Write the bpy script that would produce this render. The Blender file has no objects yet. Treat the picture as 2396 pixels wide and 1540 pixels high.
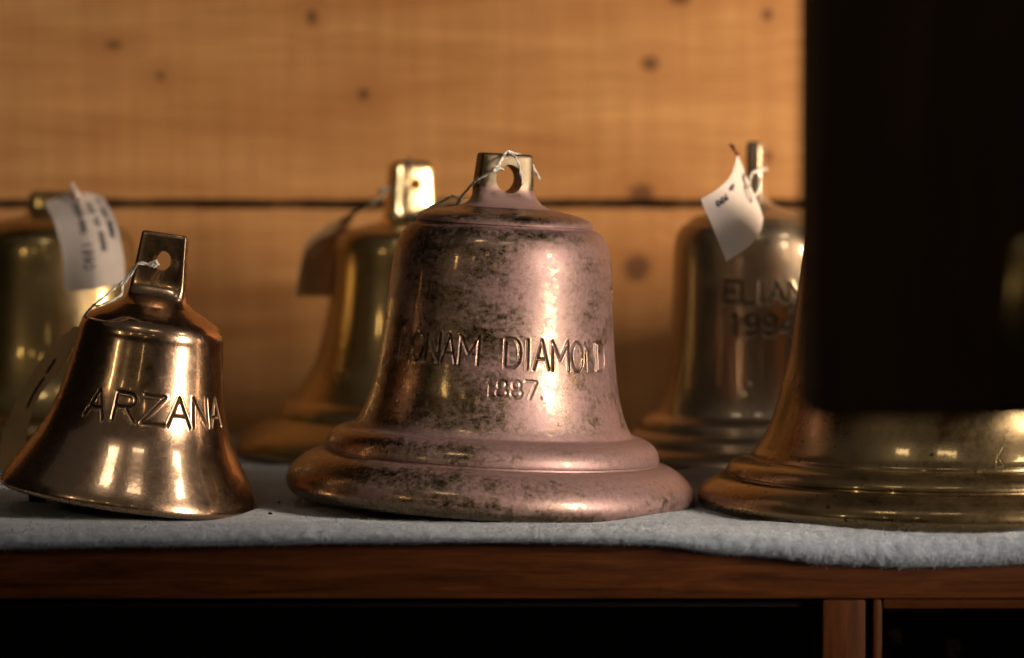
import bpy, bmesh, math, random
import numpy as np
from mathutils import Vector
random.seed(7); rng = np.random.default_rng(7)
scene = bpy.context.scene
COL = scene.collection
R = math.radians

# ------------------------------------------------------------------ camera
CAM = Vector((0.0, -2.26, 0.221)); PITCH = R(2.99); FPX = 8985.0      # lens 135 mm seen 2396 px wide
cd = bpy.data.cameras.new('camera'); cam = bpy.data.objects.new('camera', cd); COL.objects.link(cam)
cam.location = CAM; cam.rotation_euler = (math.pi/2 - PITCH, 0, 0)
cd.lens = 135; cd.sensor_width = 36; cd.clip_start = 0.05; cd.clip_end = 50
cd.dof.use_dof = True; cd.dof.focus_distance = 2.195; cd.dof.aperture_fstop = 4.2
scene.camera = cam

# ------------------------------------------------------------------ light
w = bpy.data.worlds.new('World'); scene.world = w; w.use_nodes = True
w.node_tree.nodes['Background'].inputs[0].default_value = (1.0, 0.72, 0.5, 1)
w.node_tree.nodes['Background'].inputs[1].default_value = 0.006
scene.view_settings.view_transform = 'Standard'; scene.view_settings.look = 'None'
scene.view_settings.exposure = 0.0; scene.view_settings.gamma = 1.0

def area(name, loc, aim, sx, sy, watts, color=(1, .86, .7), spread=180):
    l = bpy.data.lights.new(name, 'AREA'); l.shape = 'RECTANGLE'; l.size = sx; l.size_y = sy
    l.energy = watts; l.color = color; l.spread = R(spread)
    o = bpy.data.objects.new(name, l); COL.objects.link(o); o.location = loc
    d = Vector(aim) - Vector(loc); o.rotation_euler = d.to_track_quat('-Z', 'Y').to_euler()
    return o
# the shop window on the right: one lamp for the bells, another set to light the wall
area('window_pane_light', (0.80, -0.66, 0.31), (0.02, -0.06, 0.04), 0.22, 0.42, 0.92, (1, .84, .70), 36)
area('window_pane_light', (0.85, 0.02, 0.205), (0.0, 0.42, 0.17), 0.18, 0.10, 11.5, (1, .78, .56))
# dim light of the ceiling
area('ceiling_light', (0.1, -0.95, 1.35), (0.1, -0.95, 0.0), 4.0, 2.2, 1.25, (1, .90, .79))
for lx, ly, lz, sx, sy, wt in ((.98, -.50, 1.12, .20, .13, 1.5), (-.50, -.85, 1.35, .22, .10, .7), (.12, -1.05, 1.40, .30, .07, .5)):
    area('ceiling_lamp', (lx, ly, lz), (lx*.4, -.1, 0), sx, sy, wt, (1, .88, .72))
# small shop lamps deep in the room, seen only as sparkles in the metal
for lx, ly, lz, wt in ((-1.3, -2.2, 1.0, .12), (-0.75, -2.6, 1.25, .12), (-0.35, -2.7, 0.75, .06), (-1.5, -1.3, .7, .30), (.35, -2.9, 1.3, .1)):
    area('shop_lamp', (lx, ly, lz), (0, 0, .1), .05, .17, wt*2.6, (1, .78, .46))

# ------------------------------------------------------------------ helpers
def at(px, py, Y):
    """point of the plane y = Y met by photo position (px, py), 2396 px wide"""
    x = (px - 1198)/FPX; y = -(py - 770)/FPX
    d = Vector((x, math.cos(PITCH) + y*math.sin(PITCH), -math.sin(PITCH) + y*math.cos(PITCH)))
    return CAM + d*((Y - CAM.y)/d.y)
def mesh_obj(name, verts, faces, mat, parent=None, smooth=True, sharp=None):
    me = bpy.data.meshes.new(name)
    me.from_pydata([tuple(map(float, v)) for v in verts], [], faces); me.update()
    if smooth:
        me.polygons.foreach_set('use_smooth', [True]*len(me.polygons))
        if sharp: me.set_sharp_from_angle(angle=R(sharp))
    o = bpy.data.objects.new(name, me); COL.objects.link(o)
    if mat: me.materials.append(mat)
    if parent: o.parent = parent
    return o
def bm_obj(name, bm, mat, parent=None, sharp=35):
    me = bpy.data.meshes.new(name); bmesh.ops.recalc_face_normals(bm, faces=bm.faces[:]); bm.to_mesh(me); bm.free()
    me.polygons.foreach_set('use_smooth', [True]*len(me.polygons)); me.set_sharp_from_angle(angle=R(sharp))
    o = bpy.data.objects.new(name, me); COL.objects.link(o)
    if mat: me.materials.append(mat)
    if parent: o.parent = parent
    return o
def tag(o, label, cat, group=None):
    o['label'] = label; o['category'] = cat
    if group: o['group'] = group
    return o
def empty(name, loc=(0, 0, 0)):
    o = bpy.data.objects.new(name, None); COL.objects.link(o); o.location = loc; o.empty_display_size = .02
    return o
def box_bm(x0, x1, y0, y1, z0, z1, bev=.0015, seg=2):
    bm = bmesh.new(); bmesh.ops.create_cube(bm, size=1)
    for v in bm.verts:
        v.co = Vector((x0 + (v.co.x + .5)*(x1 - x0), y0 + (v.co.y + .5)*(y1 - y0), z0 + (v.co.z + .5)*(z1 - z0)))
    if bev: bmesh.ops.bevel(bm, geom=bm.edges[:], offset=bev, segments=seg, profile=.6, affect='EDGES')
    return bm
def smooth_path(pts, n=10):
    pts = [Vector(p) for p in pts]; out = []
    P = [pts[0]*2 - pts[1]] + pts + [pts[-1]*2 - pts[-2]]
    for i in range(1, len(P) - 2):
        a, b, c, d = P[i-1], P[i], P[i+1], P[i+2]
        for k in range(n):
            t = k/n
            out.append(.5*((2*b) + (c - a)*t + (2*a - 5*b + 4*c - d)*t*t + (3*b - a - 3*c + d)*t**3))
    out.append(pts[-1]); return out
def tube(path, rad, sides=6):
    V, F = [], []; n = len(path); prev = Vector((.3, .5, .8))
    for i, p in enumerate(path):
        t = (path[min(i+1, n-1)] - path[max(i-1, 0)]).normalized()
        a = prev - t*prev.dot(t)
        a = a.normalized() if a.length > 1e-6 else t.orthogonal().normalized()
        prev = a; b = t.cross(a)
        r = rad if not callable(rad) else rad(i/(n-1))
        for k in range(sides):
            q = 2*math.pi*k/sides; V.append(p + (a*math.cos(q) + b*math.sin(q))*r)
    for i in range(n - 1):
        for k in range(sides):
            F.append((i*sides + k, i*sides + (k+1) % sides, (i+1)*sides + (k+1) % sides, (i+1)*sides + k))
    F.append(tuple(range(sides))[::-1]); F.append(tuple((n-1)*sides + k for k in range(sides)))
    return V, F
def cord(name, paths, rad, mat, parent=None):
    """two-ply twisted cord along each of the paths, one mesh"""
    V, F = [], []
    for pts in paths:
        c = smooth_path(pts, 14); L = [0]
        for i in range(1, len(c)): L.append(L[-1] + (c[i] - c[i-1]).length)
        for ph in (0, math.pi):
            q = []; prev = Vector((.2, .6, .77))
            for i, p in enumerate(c):
                t = (c[min(i+1, len(c)-1)] - c[max(i-1, 0)]).normalized()
                a = (prev - t*prev.dot(t)).normalized(); prev = a; b = t.cross(a)
                ang = ph + L[i]/(rad*7)*math.pi
                q.append(p + (a*math.cos(ang) + b*math.sin(ang))*rad*.5 + Vector(rng.normal(0, rad*.06, 3)))
            v, f = tube(q, rad*.58, 5); k = len(V); V += v; F += [tuple(i + k for i in x) for x in f]
        # frayed fibres
    return mesh_obj(name, V, F, mat, parent)

# ------------------------------------------------------------------ materials
class NT:
    def __init__(s, name):
        s.m = bpy.data.materials.new(name); s.m.use_nodes = True; s.t = s.m.node_tree; s.b = s.t.nodes['Principled BSDF']
    def n(s, typ, **kw):
        x = s.t.nodes.new(typ)
        for k, v in kw.items():
            if k in x.inputs.keys() if isinstance(k, str) else False: x.inputs[k].default_value = v
            else: setattr(x, k, v)
        return x
    def l(s, a, b): s.t.links.new(a, b)
    def co(s, scale=(1, 1, 1), loc=(0, 0, 0), rot=(0, 0, 0)):
        tc = s.n('ShaderNodeTexCoord'); mp = s.n('ShaderNodeMapping')
        mp.inputs['Scale'].default_value = scale; mp.inputs['Location'].default_value = loc; mp.inputs['Rotation'].default_value = rot
        s.l(tc.outputs['Object'], mp.inputs['Vector']); return mp.outputs[0]
    def noise(s, vec, scale, detail=6, rough=.6, dist=0.0):
        x = s.n('ShaderNodeTexNoise'); x.inputs['Scale'].default_value = scale; x.inputs['Detail'].default_value = detail
        x.inputs['Roughness'].default_value = rough; x.inputs['Distortion'].default_value = dist
        s.l(vec, x.inputs['Vector']); return x.outputs['Fac']
    def ramp(s, fac, stops, interp='LINEAR'):
        x = s.n('ShaderNodeValToRGB'); x.color_ramp.interpolation = interp
        e = x.color_ramp.elements
        while len(e) < len(stops): e.new(.5)
        for i, (p, c) in enumerate(stops):
            e[i].position = p; e[i].color = (c, c, c, 1) if not hasattr(c, '__len__') else (*c, 1)
        s.l(fac, x.inputs[0]); return x.outputs[0]
    def math(s, op, a, b=None, clamp=False):
        x = s.n('ShaderNodeMath', operation=op); x.use_clamp = clamp
        for i, v in enumerate((a, b)):
            if v is None: continue
            if isinstance(v, (int, float)): x.inputs[i].default_value = v
            else: s.l(v, x.inputs[i])
        return x.outputs[0]
    def mix(s, fac, a, b, mode='MIX'):
        x = s.n('ShaderNodeMix', data_type='RGBA', blend_type=mode)
        for sock, v in ((x.inputs[0], fac), (x.inputs[6], a), (x.inputs[7], b)):
            if isinstance(v, (int, float)): sock.default_value = v
            elif hasattr(v, '__len__'): sock.default_value = (*v, 1)
            else: s.l(v, sock)
        return x.outputs[2]
    def bump(s, h, strength, dist=.001, normal=None):
        x = s.n('ShaderNodeBump'); x.inputs['Strength'].default_value = strength; x.inputs['Distance'].default_value = dist
        s.l(h, x.inputs['Height'])
        if normal: s.l(normal, x.inputs['Normal'])
        return x.outputs[0]
    def set(s, name, v):
        if isinstance(v, (int, float)): s.b.inputs[name].default_value = v
        elif hasattr(v, '__len__'): s.b.inputs[name].default_value = (*v, 1)
        else: s.l(v, s.b.inputs[name])

def metal(name, c_dark, c_light, rough0, rough1, gloss=.28, lathe=.10, dirt_amt=.65, film=None, film_amt=.5, speck=0.0, seed=0.0):
    m = NT(name); o = m.co(loc=(seed, seed*.7, 0))
    big = m.noise(o, 14, 5, .6, .4); fine = m.noise(o, 160, 6, .7)
    st = m.noise(m.co((1, 1, .10), (seed, 0, 0)), 420, 3, .6); lat = m.noise(m.co((.12, .12, 1), (0, seed, 0)), 700, 3, .6)
    col = m.mix(m.ramp(big, [(.35, 0), (.68, 1)]), c_dark, c_light)
    col = m.mix(m.ramp(fine, [(.5, 0), (.8, .5)]), col, tuple(x*.6 for x in c_dark))
    rough = m.math('ADD', m.math('MULTIPLY', m.ramp(big, [(.3, 0), (.7, 1)]), rough1 - rough0), rough0)
    rough = m.math('ADD', rough, m.math('MULTIPLY', m.math('SUBTRACT', fine, .5), .22), True)
    met = 1.0
    if film:
        fm = m.math('MULTIPLY', m.ramp(m.noise(o, 9, 8, .68, .8), [(.38, 0), (.66, 1)]), film_amt)
        col = m.mix(fm, col, film); rough = m.math('ADD', rough, m.math('MULTIPLY', fm, .22), True)
        met = m.math('SUBTRACT', 1.0, m.math('MULTIPLY', fm, .55))
    if speck:
        vz = m.n('ShaderNodeTexVoronoi'); vz.inputs['Scale'].default_value = 150; vz.inputs['Randomness'].default_value = 1
        m.l(m.co(loc=(seed, 0, seed)), vz.inputs['Vector'])
        dens = m.ramp(m.noise(o, 22, 3), [(.45, 0), (.6, 1)])
        sz = m.math('MULTIPLY', m.ramp(m.noise(o, 90, 1), [(.35, 0), (.75, 1)]), .34)
        sp = m.math('MULTIPLY', m.math('LESS_THAN', vz.outputs['Distance'], sz), dens)
        sp = m.math('MULTIPLY', sp, speck)
        col = m.mix(sp, col, (.035, .022, .012)); rough = m.math('ADD', rough, m.math('MULTIPLY', sp, .4), True)
    col, gv = dirt(m, col, dirt_amt); gloss = m.math('MULTIPLY', m.math('SUBTRACT', 1.0, gv), gloss)
    m.set('Base Color', col); m.set('Roughness', m.math('ADD', rough, m.math('MULTIPLY', gv, .25), True)); m.set('Metallic', met)
    m.set('Normal', m.bump(m.math('ADD', m.math('MULTIPLY', st, .5), m.math('MULTIPLY', lat, .5)), lathe, .0004, m.bump(big, .12, .004)))
    two_lobe(m, m.mix(.5, c_dark, c_light), m.math('MULTIPLY', m.ramp(fine, [(.35, 1), (.75, .35)]), gloss), m.bump(big, .10, .003))
    return m.m
def dirt(m, col, amount=.65):
    a = m.n('ShaderNodeAttribute'); a.attribute_name = 'groove'
    return m.mix(m.math('MULTIPLY', a.outputs['Fac'], amount), col, (.028, .018, .011)), a.outputs['Fac']
def two_lobe(m, col, amt, nrm):
    '''polished metal still showing between the dull: a second, sharper lobe'''
    b2 = m.n('ShaderNodeBsdfPrincipled'); m.l(col, b2.inputs['Base Color']); b2.inputs['Metallic'].default_value = 1
    b2.inputs['Roughness'].default_value = .075; m.l(nrm, b2.inputs['Normal'])
    mx = m.n('ShaderNodeMixShader'); m.l(amt, mx.inputs[0]); m.l(m.b.outputs[0], mx.inputs[1]); m.l(b2.outputs[0], mx.inputs[2])
    out = [x for x in m.t.nodes if x.type == 'OUTPUT_MATERIAL'][0]; m.l(mx.outputs[0], out.inputs['Surface'])
M = {}
M['copper'] = metal('polished_copper_bronze', (.47, .30, .185), (.60, .41, .27), .21, .29, gloss=.36, dirt_amt=.85, seed=1.3)
M['brass_old'] = metal('dull_old_brass', (.36, .25, .10), (.52, .38, .17), .22, .32, gloss=.34, film=(.20, .15, .10), film_amt=.5, seed=4.1)
M['brass_dark'] = metal('dark_old_brass', (.20, .145, .062), (.33, .245, .115), .22, .32, film=(.12, .09, .06), film_amt=.4, seed=6.4)
M['brass_grey'] = metal('greyed_brass', (.36, .275, .175), (.48, .375, .255), .26, .36, dirt_amt=.45, film=(.37, .28, .20), film_amt=.72, seed=7.7)
M['brass_spot'] = metal('spotted_brass', (.215, .15, .068), (.32, .235, .12), .22, .30, gloss=.4, lathe=.04, film=(.15, .10, .055), film_amt=.45, speck=1.0, seed=2.9)
M['lug_bronze'] = metal('dull_lug_bronze', (.26, .195, .115), (.38, .29, .18), .36, .46, gloss=.08, seed=5.5)
def lug_pink():
    m = NT('lug_bronze_with_pink_foot'); o = m.co(); f = m.noise(o, 120, 8, .78); g = m.noise(o, 60, 5, .6)
    sx = m.n('ShaderNodeSeparateXYZ'); m.l(o, sx.inputs[0])
    k = m.math('SUBTRACT', m.math('ADD', m.math('MULTIPLY', f, .5), m.math('MULTIPLY', g, .5)), m.math('MULTIPLY', m.math('SUBTRACT', sx.outputs['Z'], .171), 26))
    pm = m.ramp(k, [(.20, 0), (.30, .7), (.42, 1)])
    m.set('Base Color', m.mix(pm, m.mix(g, (.13, .10, .06), (.22, .175, .11)), (.42, .26, .235)))
    m.set('Metallic', m.math('SUBTRACT', 1.0, m.math('MULTIPLY', pm, .62))); m.set('Roughness', m.math('ADD', .36, m.math('MULTIPLY', f, .16)))
    m.set('Normal', m.bump(f, .12, .0006, m.bump(g, .2, .0015))); return m.m
M['lug_pink'] = lug_pink()
M['brass_bright'] = metal('bright_brass', (.72, .56, .30), (.82, .66, .38), .16, .24, seed=3.3)

def patina():
    m = NT('pink_tarnished_bronze'); o = m.co()
    warp = m.noise(m.co((1, 1, 1.5)), 11, 9, .70, .9); fine = m.noise(o, 360, 8, .78); mid = m.noise(m.co((1, 1, 2.0)), 78, 8, .74, .4)
    sx = m.n('ShaderNodeSeparateXYZ'); tc = m.n('ShaderNodeTexCoord'); m.l(tc.outputs['Object'], sx.inputs[0])
    # the tarnish has grown on the right of the bell and on its lip; the left is rubbed brass
    side = m.math('MULTIPLY', sx.outputs['X'], 1.05)
    low = m.ramp(m.math('MULTIPLY', sx.outputs['Z'], 10), [(.0, .015), (.40, .015), (.46, 0)])
    k = m.math('ADD', m.math('ADD', m.math('MULTIPLY', warp, 1.05), m.math('MULTIPLY', mid, .30)), m.math('MULTIPLY', m.math('SUBTRACT', fine, .5), .62))
    k = m.math('ADD', m.math('ADD', k, side), low)
    for zc in (.0415, .1605, .0265):                                  # tarnish sits in the turned grooves
        d = m.math('ABSOLUTE', m.math('SUBTRACT', sx.outputs['Z'], zc))
        k = m.math('ADD', k, m.ramp(m.math('MULTIPLY', d, 100), [(.05, .16), (.45, 0)]))
    k = m.math('SUBTRACT', k, m.ramp(m.math('MULTIPLY', m.math('ADD', sx.outputs['Z'], .001), 100), [(.10, .28), (.55, 0)]))      # lip rubbed bright
    pm = m.ramp(k, [(.575, 0), (.665, .5), (.775, 1)])
    brass = m.mix(m.ramp(mid, [(.4, 0), (.65, 1)]), (.16, .11, .075), (.29, .21, .135))
    pink = m.mix(m.ramp(fine, [(.3, 0), (.65, 1)]), (.20, .122, .110), (.335, .208, .190))
    m.set('Base Color', dirt(m, m.mix(pm, brass, pink), .55)[0])
    m.set('Metallic', m.math('SUBTRACT', 1.0, m.math('MULTIPLY', pm, .50)))
    r = m.math('ADD', .29, m.math('MULTIPLY', pm, .20)); r = m.math('ADD', r, m.math('MULTIPLY', m.math('SUBTRACT', fine, .5), .3))
    m.set('Roughness', r)
    scr = m.noise(m.co((.1, .1, 1)), 600, 2, .5)
    m.set('Normal', m.bump(m.math('ADD', fine, m.math('MULTIPLY', mid, .8)), .22, .0006, m.bump(scr, .10, .0003, m.bump(warp, .12, .003))))
    two_lobe(m, m.mix(.5, (.40, .28, .14), (.46, .33, .17)), m.math('MULTIPLY', m.math('SUBTRACT', 1.0, pm), m.ramp(fine, [(.35, .30), (.7, .06)])), m.bump(warp, .10, .003))
    return m.m
M['patina'] = patina()

def pine(knots):
    m = NT('warm_pine'); tc = m.n('ShaderNodeTexCoord'); P = tc.outputs['Object']
    sx = m.n('ShaderNodeSeparateXYZ'); m.l(P, sx.inputs[0]); X, Z = sx.outputs['X'], sx.outputs['Z']
    kf = None; halo = None; dz = None; rings = None
    wob = m.math('MULTIPLY', m.math('SUBTRACT', m.noise(P, 60, 3), .5), .55)
    for kx, kz, ra, rb in knots:
        dx = m.math('DIVIDE', m.math('SUBTRACT', X, kx), ra); dzz = m.math('DIVIDE', m.math('SUBTRACT', Z, kz), rb)
        d = m.math('SQRT', m.math('ADD', m.math('MULTIPLY', dx, dx), m.math('MULTIPLY', dzz, dzz)))
        d = m.math('ADD', d, wob)
        f = m.ramp(d, [(.45, 1), (1.0, 0)], 'EASE'); h = m.ramp(m.math('MULTIPLY', d, .2), [(.1, 1), (.85, 0)], 'EASE')
        push = m.math('MULTIPLY', m.math('MULTIPLY', h, dzz), rb*.55)
        kf = f if kf is None else m.math('MAXIMUM', kf, f); halo = h if halo is None else m.math('MAXIMUM', halo, h)
        rg = m.math('MULTIPLY', m.math('SINE', m.math('MULTIPLY', d, 7.5)), h); rings = rg if rings is None else m.math('ADD', rings, rg)
        dz = push if dz is None else m.math('ADD', dz, push)
    cm = m.n('ShaderNodeCombineXYZ'); m.l(X, cm.inputs[0]); m.l(m.math('SUBTRACT', Z, dz), cm.inputs[2]); m.l(sx.outputs['Y'], cm.inputs[1])
    mp = m.n('ShaderNodeMapping'); mp.inputs['Scale'].default_value = (.9, 1, 9); m.l(cm.outputs[0], mp.inputs[0])
    g1 = m.noise(mp.outputs[0], 4.2, 5, .55, .5)
    mp2 = m.n('ShaderNodeMapping'); mp2.inputs['Scale'].default_value = (1.2, 1, 40); m.l(cm.outputs[0], mp2.inputs[0])
    g2 = m.noise(mp2.outputs[0], 9, 4, .6)
    saw = m.noise(m.co((1, 1, .06)), 95, 3, .6)                       # saw marks across the boards
    col = m.mix(m.ramp(g1, [(.30, 0), (.70, 1)]), (.50, .23, .080), (.72, .39, .155))
    col = m.mix(m.ramp(g2, [(.45, 0), (.72, .55)]), col, (.36, .15, .045))
    col = m.mix(m.ramp(saw, [(.40, .22), (.62, 0)]), col, (.34, .14, .045))
    col = m.mix(m.math('MULTIPLY', halo, .35), col, (.44, .19, .065))
    col = m.mix(m.math('MULTIPLY', m.math('MAXIMUM', rings, 0.0), .30, True), col, (.38, .155, .05))
    col = m.mix(m.math('MULTIPLY', kf, .74), col, (.085, .035, .018))
    m.set('Base Color', col); m.set('Roughness', .62); m.set('Specular IOR Level', .25)
    m.set('Normal', m.bump(m.math('ADD', saw, g2), .22, .0008))
    return m.m
def dark_wood(name, c0, c1, rough, sc=(1, 1, 14), coat=0.0):
    m = NT(name); g = m.noise(m.co(sc), 12, 6, .62, .8); f = m.noise(m.co(tuple(x*3 for x in sc)), 40, 4, .6)
    col = m.mix(m.ramp(g, [(.33, 0), (.68, 1)]), c0, c1)
    col = m.mix(m.ramp(f, [(.5, 0), (.8, .5)]), col, tuple(x*.45 for x in c0))
    m.set('Base Color', col); m.set('Roughness', m.math('ADD', rough, m.math('MULTIPLY', g, .15))); m.set('Specular IOR Level', .10)
    if coat: m.set('Coat Weight', coat); m.set('Coat Roughness', .25)
    m.set('Normal', m.bump(m.math('ADD', g, f), .18, .0005))
    return m.m
M['mahogany'] = dark_wood('red_mahogany', (.021, .0055, .0011), (.070, .0205, .004), .42)
M['mahogany_up'] = dark_wood('upright_mahogany', (.021, .0055, .0011), (.070, .0205, .004), .42, (14, 1, 1))
M['ebony'] = dark_wood('near_black_wood', (.055, .032, .018), (.085, .050, .028), .7, (9, 1, .8))
M['ebony'].node_tree.nodes['Principled BSDF'].inputs['Specular IOR Level'].default_value = .08
M['inside'] = dark_wood('dark_cabinet_inside', (.010, .006, .004), (.016, .010, .006), .7)
def plain(name, col, rough, metallic=0.0, var=.25, scale=60, bump=.15, spec=.5):
    m = NT(name); n = m.noise(m.co(), scale, 5, .6)
    m.set('Base Color', m.mix(n, tuple(c*(1 - var) for c in col), tuple(min(1, c*(1 + var)) for c in col)))
    m.set('Roughness', rough); m.set('Metallic', metallic); m.set('Specular IOR Level', spec); m.set('Normal', m.bump(n, bump, .0004)); return m.m
M['string'] = plain('white_cotton', (.78, .74, .68), .9, scale=500, var=.12, spec=.1)
M['string_backlit'] = plain('backlit_cotton', (.22, .17, .12), .9, scale=500, var=.15, spec=.1)  # cotton with backlit shade put into its colour
def paper(name, col):
    m = NT(name); n = m.noise(m.co(), 90, 5, .6); n2 = m.noise(m.co(), 900, 3)
    m.set('Base Color', m.mix(m.ramp(n, [(.3, 0), (.7, 1)]), tuple(c*.88 for c in col), col)); m.set('Roughness', .85); m.set('Specular IOR Level', .15)
    m.set('Normal', m.bump(n2, .15, .0002, m.bump(n, .15, .001))); return m.m
M['paper'] = paper('pinkish_white_paper', (.74, .64, .58))
M['kraft'] = paper('brown_tag_paper', (.62, .40, .20))
M['ink'] = plain('blue_black_ink', (.030, .030, .045), .8)
M['ring'] = plain('red_eyelet', (.30, .085, .05), .7)
def felt_mat(name, c0, c1):
    m = NT(name); a = m.noise(m.co(), 120, 6, .7, .6); b = m.noise(m.co((1, 1, .5)), 420, 5, .7)
    m.set('Base Color', m.mix(m.ramp(m.math('ADD', m.math('MULTIPLY', a, .6), m.math('MULTIPLY', b, .4)), [(.36, 0), (.64, 1)]), c0, c1))
    m.set('Roughness', .95); m.set('Specular IOR Level', .05); m.set('Sheen Weight', .35); m.set('Sheen Roughness', .5)
    m.set('Normal', m.bump(b, .55, .0015, m.bump(a, .5, .003))); return m.m
M['felt'] = felt_mat('grey_felt', (.15, .175, .207), (.28, .32, .37))
M['fibre'] = felt_mat('grey_felt_fibre', (.225, .262, .305), (.39, .44, .50))
def glass():
    m = NT('dark_cabinet_glass'); m.set('Base Color', (.02, .02, .02)); m.set('Roughness', .06)
    m.set('Transmission Weight', 1.0); m.set('IOR', 1.45); m.set('Base Color', m.mix(m.noise(m.co(), 8), (.75, .75, .72), (.9, .9, .88))); return m.m
M['glass'] = glass()

# ------------------------------------------------------------------ plank wall
WALL_Y = 0.50
zj = at(1198, 478, WALL_Y).z
kn = []
for px, py, a, b in ((1520, 150, 28, 24), (1490, 627, 42, 44), (730, 40, 16, 24), (1795, 35, 15, 20), (850, 221, 20, 20), (375, 178, 14, 16),
                     (1500, 452, 40, 30), (1590, -4, 34, 20), (1797, 366, 12, 20), (265, 105, 26, 12)):
    p = at(px, py, WALL_Y); kn.append((p.x, p.z, a*.000307, b*.000307))
up = [k for k in kn if k[1] > zj]; lo = [k for k in kn if k[1] <= zj]
wall = tag(empty('plank_wall', (0, WALL_Y, 0)), 'honey coloured pine plank wall with knots and a dark joint behind the bells', 'wall')
WX0, WX1 = -.75, .75
def plank(z0, z1, mat):
    bm = box_bm(WX0, WX1, 0, .022, z0, z1, .0022, 3)
    bmesh.ops.bisect_plane(bm, geom=bm.verts[:] + bm.edges[:] + bm.faces[:], plane_co=(0, 0, 0), plane_no=(1, 0, 0))
    for k in range(1, 90):
        for sg in (-1, 1): bmesh.ops.bisect_plane(bm, geom=bm.verts[:] + bm.edges[:] + bm.faces[:], plane_co=(sg*k*.0045, 0, 0), plane_no=(1, 0, 0))
    ph = rng.uniform(0, 6, 6)
    for v in bm.verts:                                                # edges planed by hand, a little uneven
        e = .00035*math.sin(v.co.x*19 + ph[0]) + .0003*math.sin(v.co.x*61 + ph[1]) + .0002*math.sin(v.co.x*173 + ph[2]) + .00018*math.sin(v.co.x*410 + ph[3])
        v.co.z += e if v.co.z > (z0 + z1)/2 else -e*.8 + .0002*math.sin(v.co.x*130 + ph[4])
        v.co.y += .0006*math.sin(v.co.x*7 + ph[5])*(1 if v.co.y < .011 else 0)
    return bm_obj('plank', bm, mat, wall)
pm_up, pm_lo = pine(up), pine(lo)
plank(zj + .0031, zj + .205, pm_up); plank(zj - .205, zj - .0031, pm_lo); plank(zj + .210, zj + .41, pm_lo); 
bm_obj('batten', box_bm(WX0, WX1, .0225, .045, zj - .21, zj + .41, 0), M['inside'], wall)

# ------------------------------------------------------------------ cabinet under the bells
cab = tag(empty('display_cabinet', (0, -.158, -.3)), 'reddish brown wooden display cabinet with dark glazed doors under the felt', 'cabinet')
def cpart(name, x0, x1, y0, y1, z0, z1, mat, bev=.0015, parent=None):
    p = parent or cab
    off = Vector((0, -.158, -.3))
    return bm_obj(name, box_bm(x0 - off.x, x1 - off.x, y0 - off.y, y1 - off.y, z0 - off.z, z1 - off.z, bev), mat, p)
YF = -.158
ztop = -.0075; zrail = at(1198, 1402, YF).z
xs0, xs1 = at(1925, 1480, YF).x, at(2026, 1480, YF).x
cpart('top_board', -.55, .55, YF + .021, .498, -.028, ztop - .001, M['mahogany'])
cpart('front_rail', -.55, .55, YF, YF + .020, zrail, ztop, M['mahogany'], .0022)
cpart('stile', xs0, xs1, YF + .0006, YF + .020, -.30, zrail - .0004, M['mahogany_up'], .0018)
cpart('stile', -.55, -.50, YF + .0006, YF + .020, -.30, zrail - .0004, M['mahogany_up'], .0018)
cpart('bottom_board', -.55, .55, YF, .498, -.33, -.302, M['mahogany'])
cpart('side_panel', -.556, -.5505, YF, .498, -.33, ztop - .002, M['mahogany_up'])
cpart('side_panel', .5505, .556, YF, .498, -.33, ztop - .002, M['mahogany_up'])
eb = cpart('shade_board', .420, .438, -.015, .485, ztop + .0065, .143, M['mahogany_up'], .003)  # unseen board added to throw shade on the lower wall
for v in eb.data.vertices:                                            # its top slopes down to the wall, shaping the shadow edge
    if v.co.z > .3: v.co.z += .030 - .085*(v.co.y - .158)
cpart('back_panel', -.55, .55, .30, .31, -.301, -.029, M['inside'])
def door(x0, x1, z0, z1, y, fw, gl_back, mat_h, mat_v):
    d = cpart('door', x0, x0 + fw, y, y + .018, z0, z1, mat_v, .002)                     # hinge stile is the door's own mesh
    cpart('door_stile', x1 - fw, x1, y, y + .018, z0, z1, mat_v, .002, d)
    cpart('door_rail', x0 + fw + .0002, x1 - fw - .0002, y + .0004, y + .0176, z1 - fw*1.05, z1, mat_h, .002, d)
    cpart('door_rail', x0 + fw + .0002, x1 - fw - .0002, y + .0004, y + .0176, z0, z0 + fw, mat_h, .002, d)
    cpart('bead', x0 + fw + .0004, x1 - fw - .0004, y + .0105, y + .0145, z1 - fw*1.05 - .0022, z1 - fw*1.05 - .0003, mat_h, .0006, d)
    cpart('glass_pane', x0 + fw - .001, x1 - fw + .001, y + .0075, y + .0100, z0 + fw - .001, z1 - fw + .001, M['glass'], 0, d)
    return d
dr0 = at(2042, 1480, YF).x; dz = at(1198, 1397, YF).z
door(dr0, .50, -.298, dz - .0012, YF - .0012, at(2064, 1480, YF).x - dr0, .01, M['mahogany'], M['mahogany_up'])
door(-.498, xs0 - .0007, -.298, zrail - .0012, YF + .012, .0048, .01, M['inside'], M['inside'])

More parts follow.
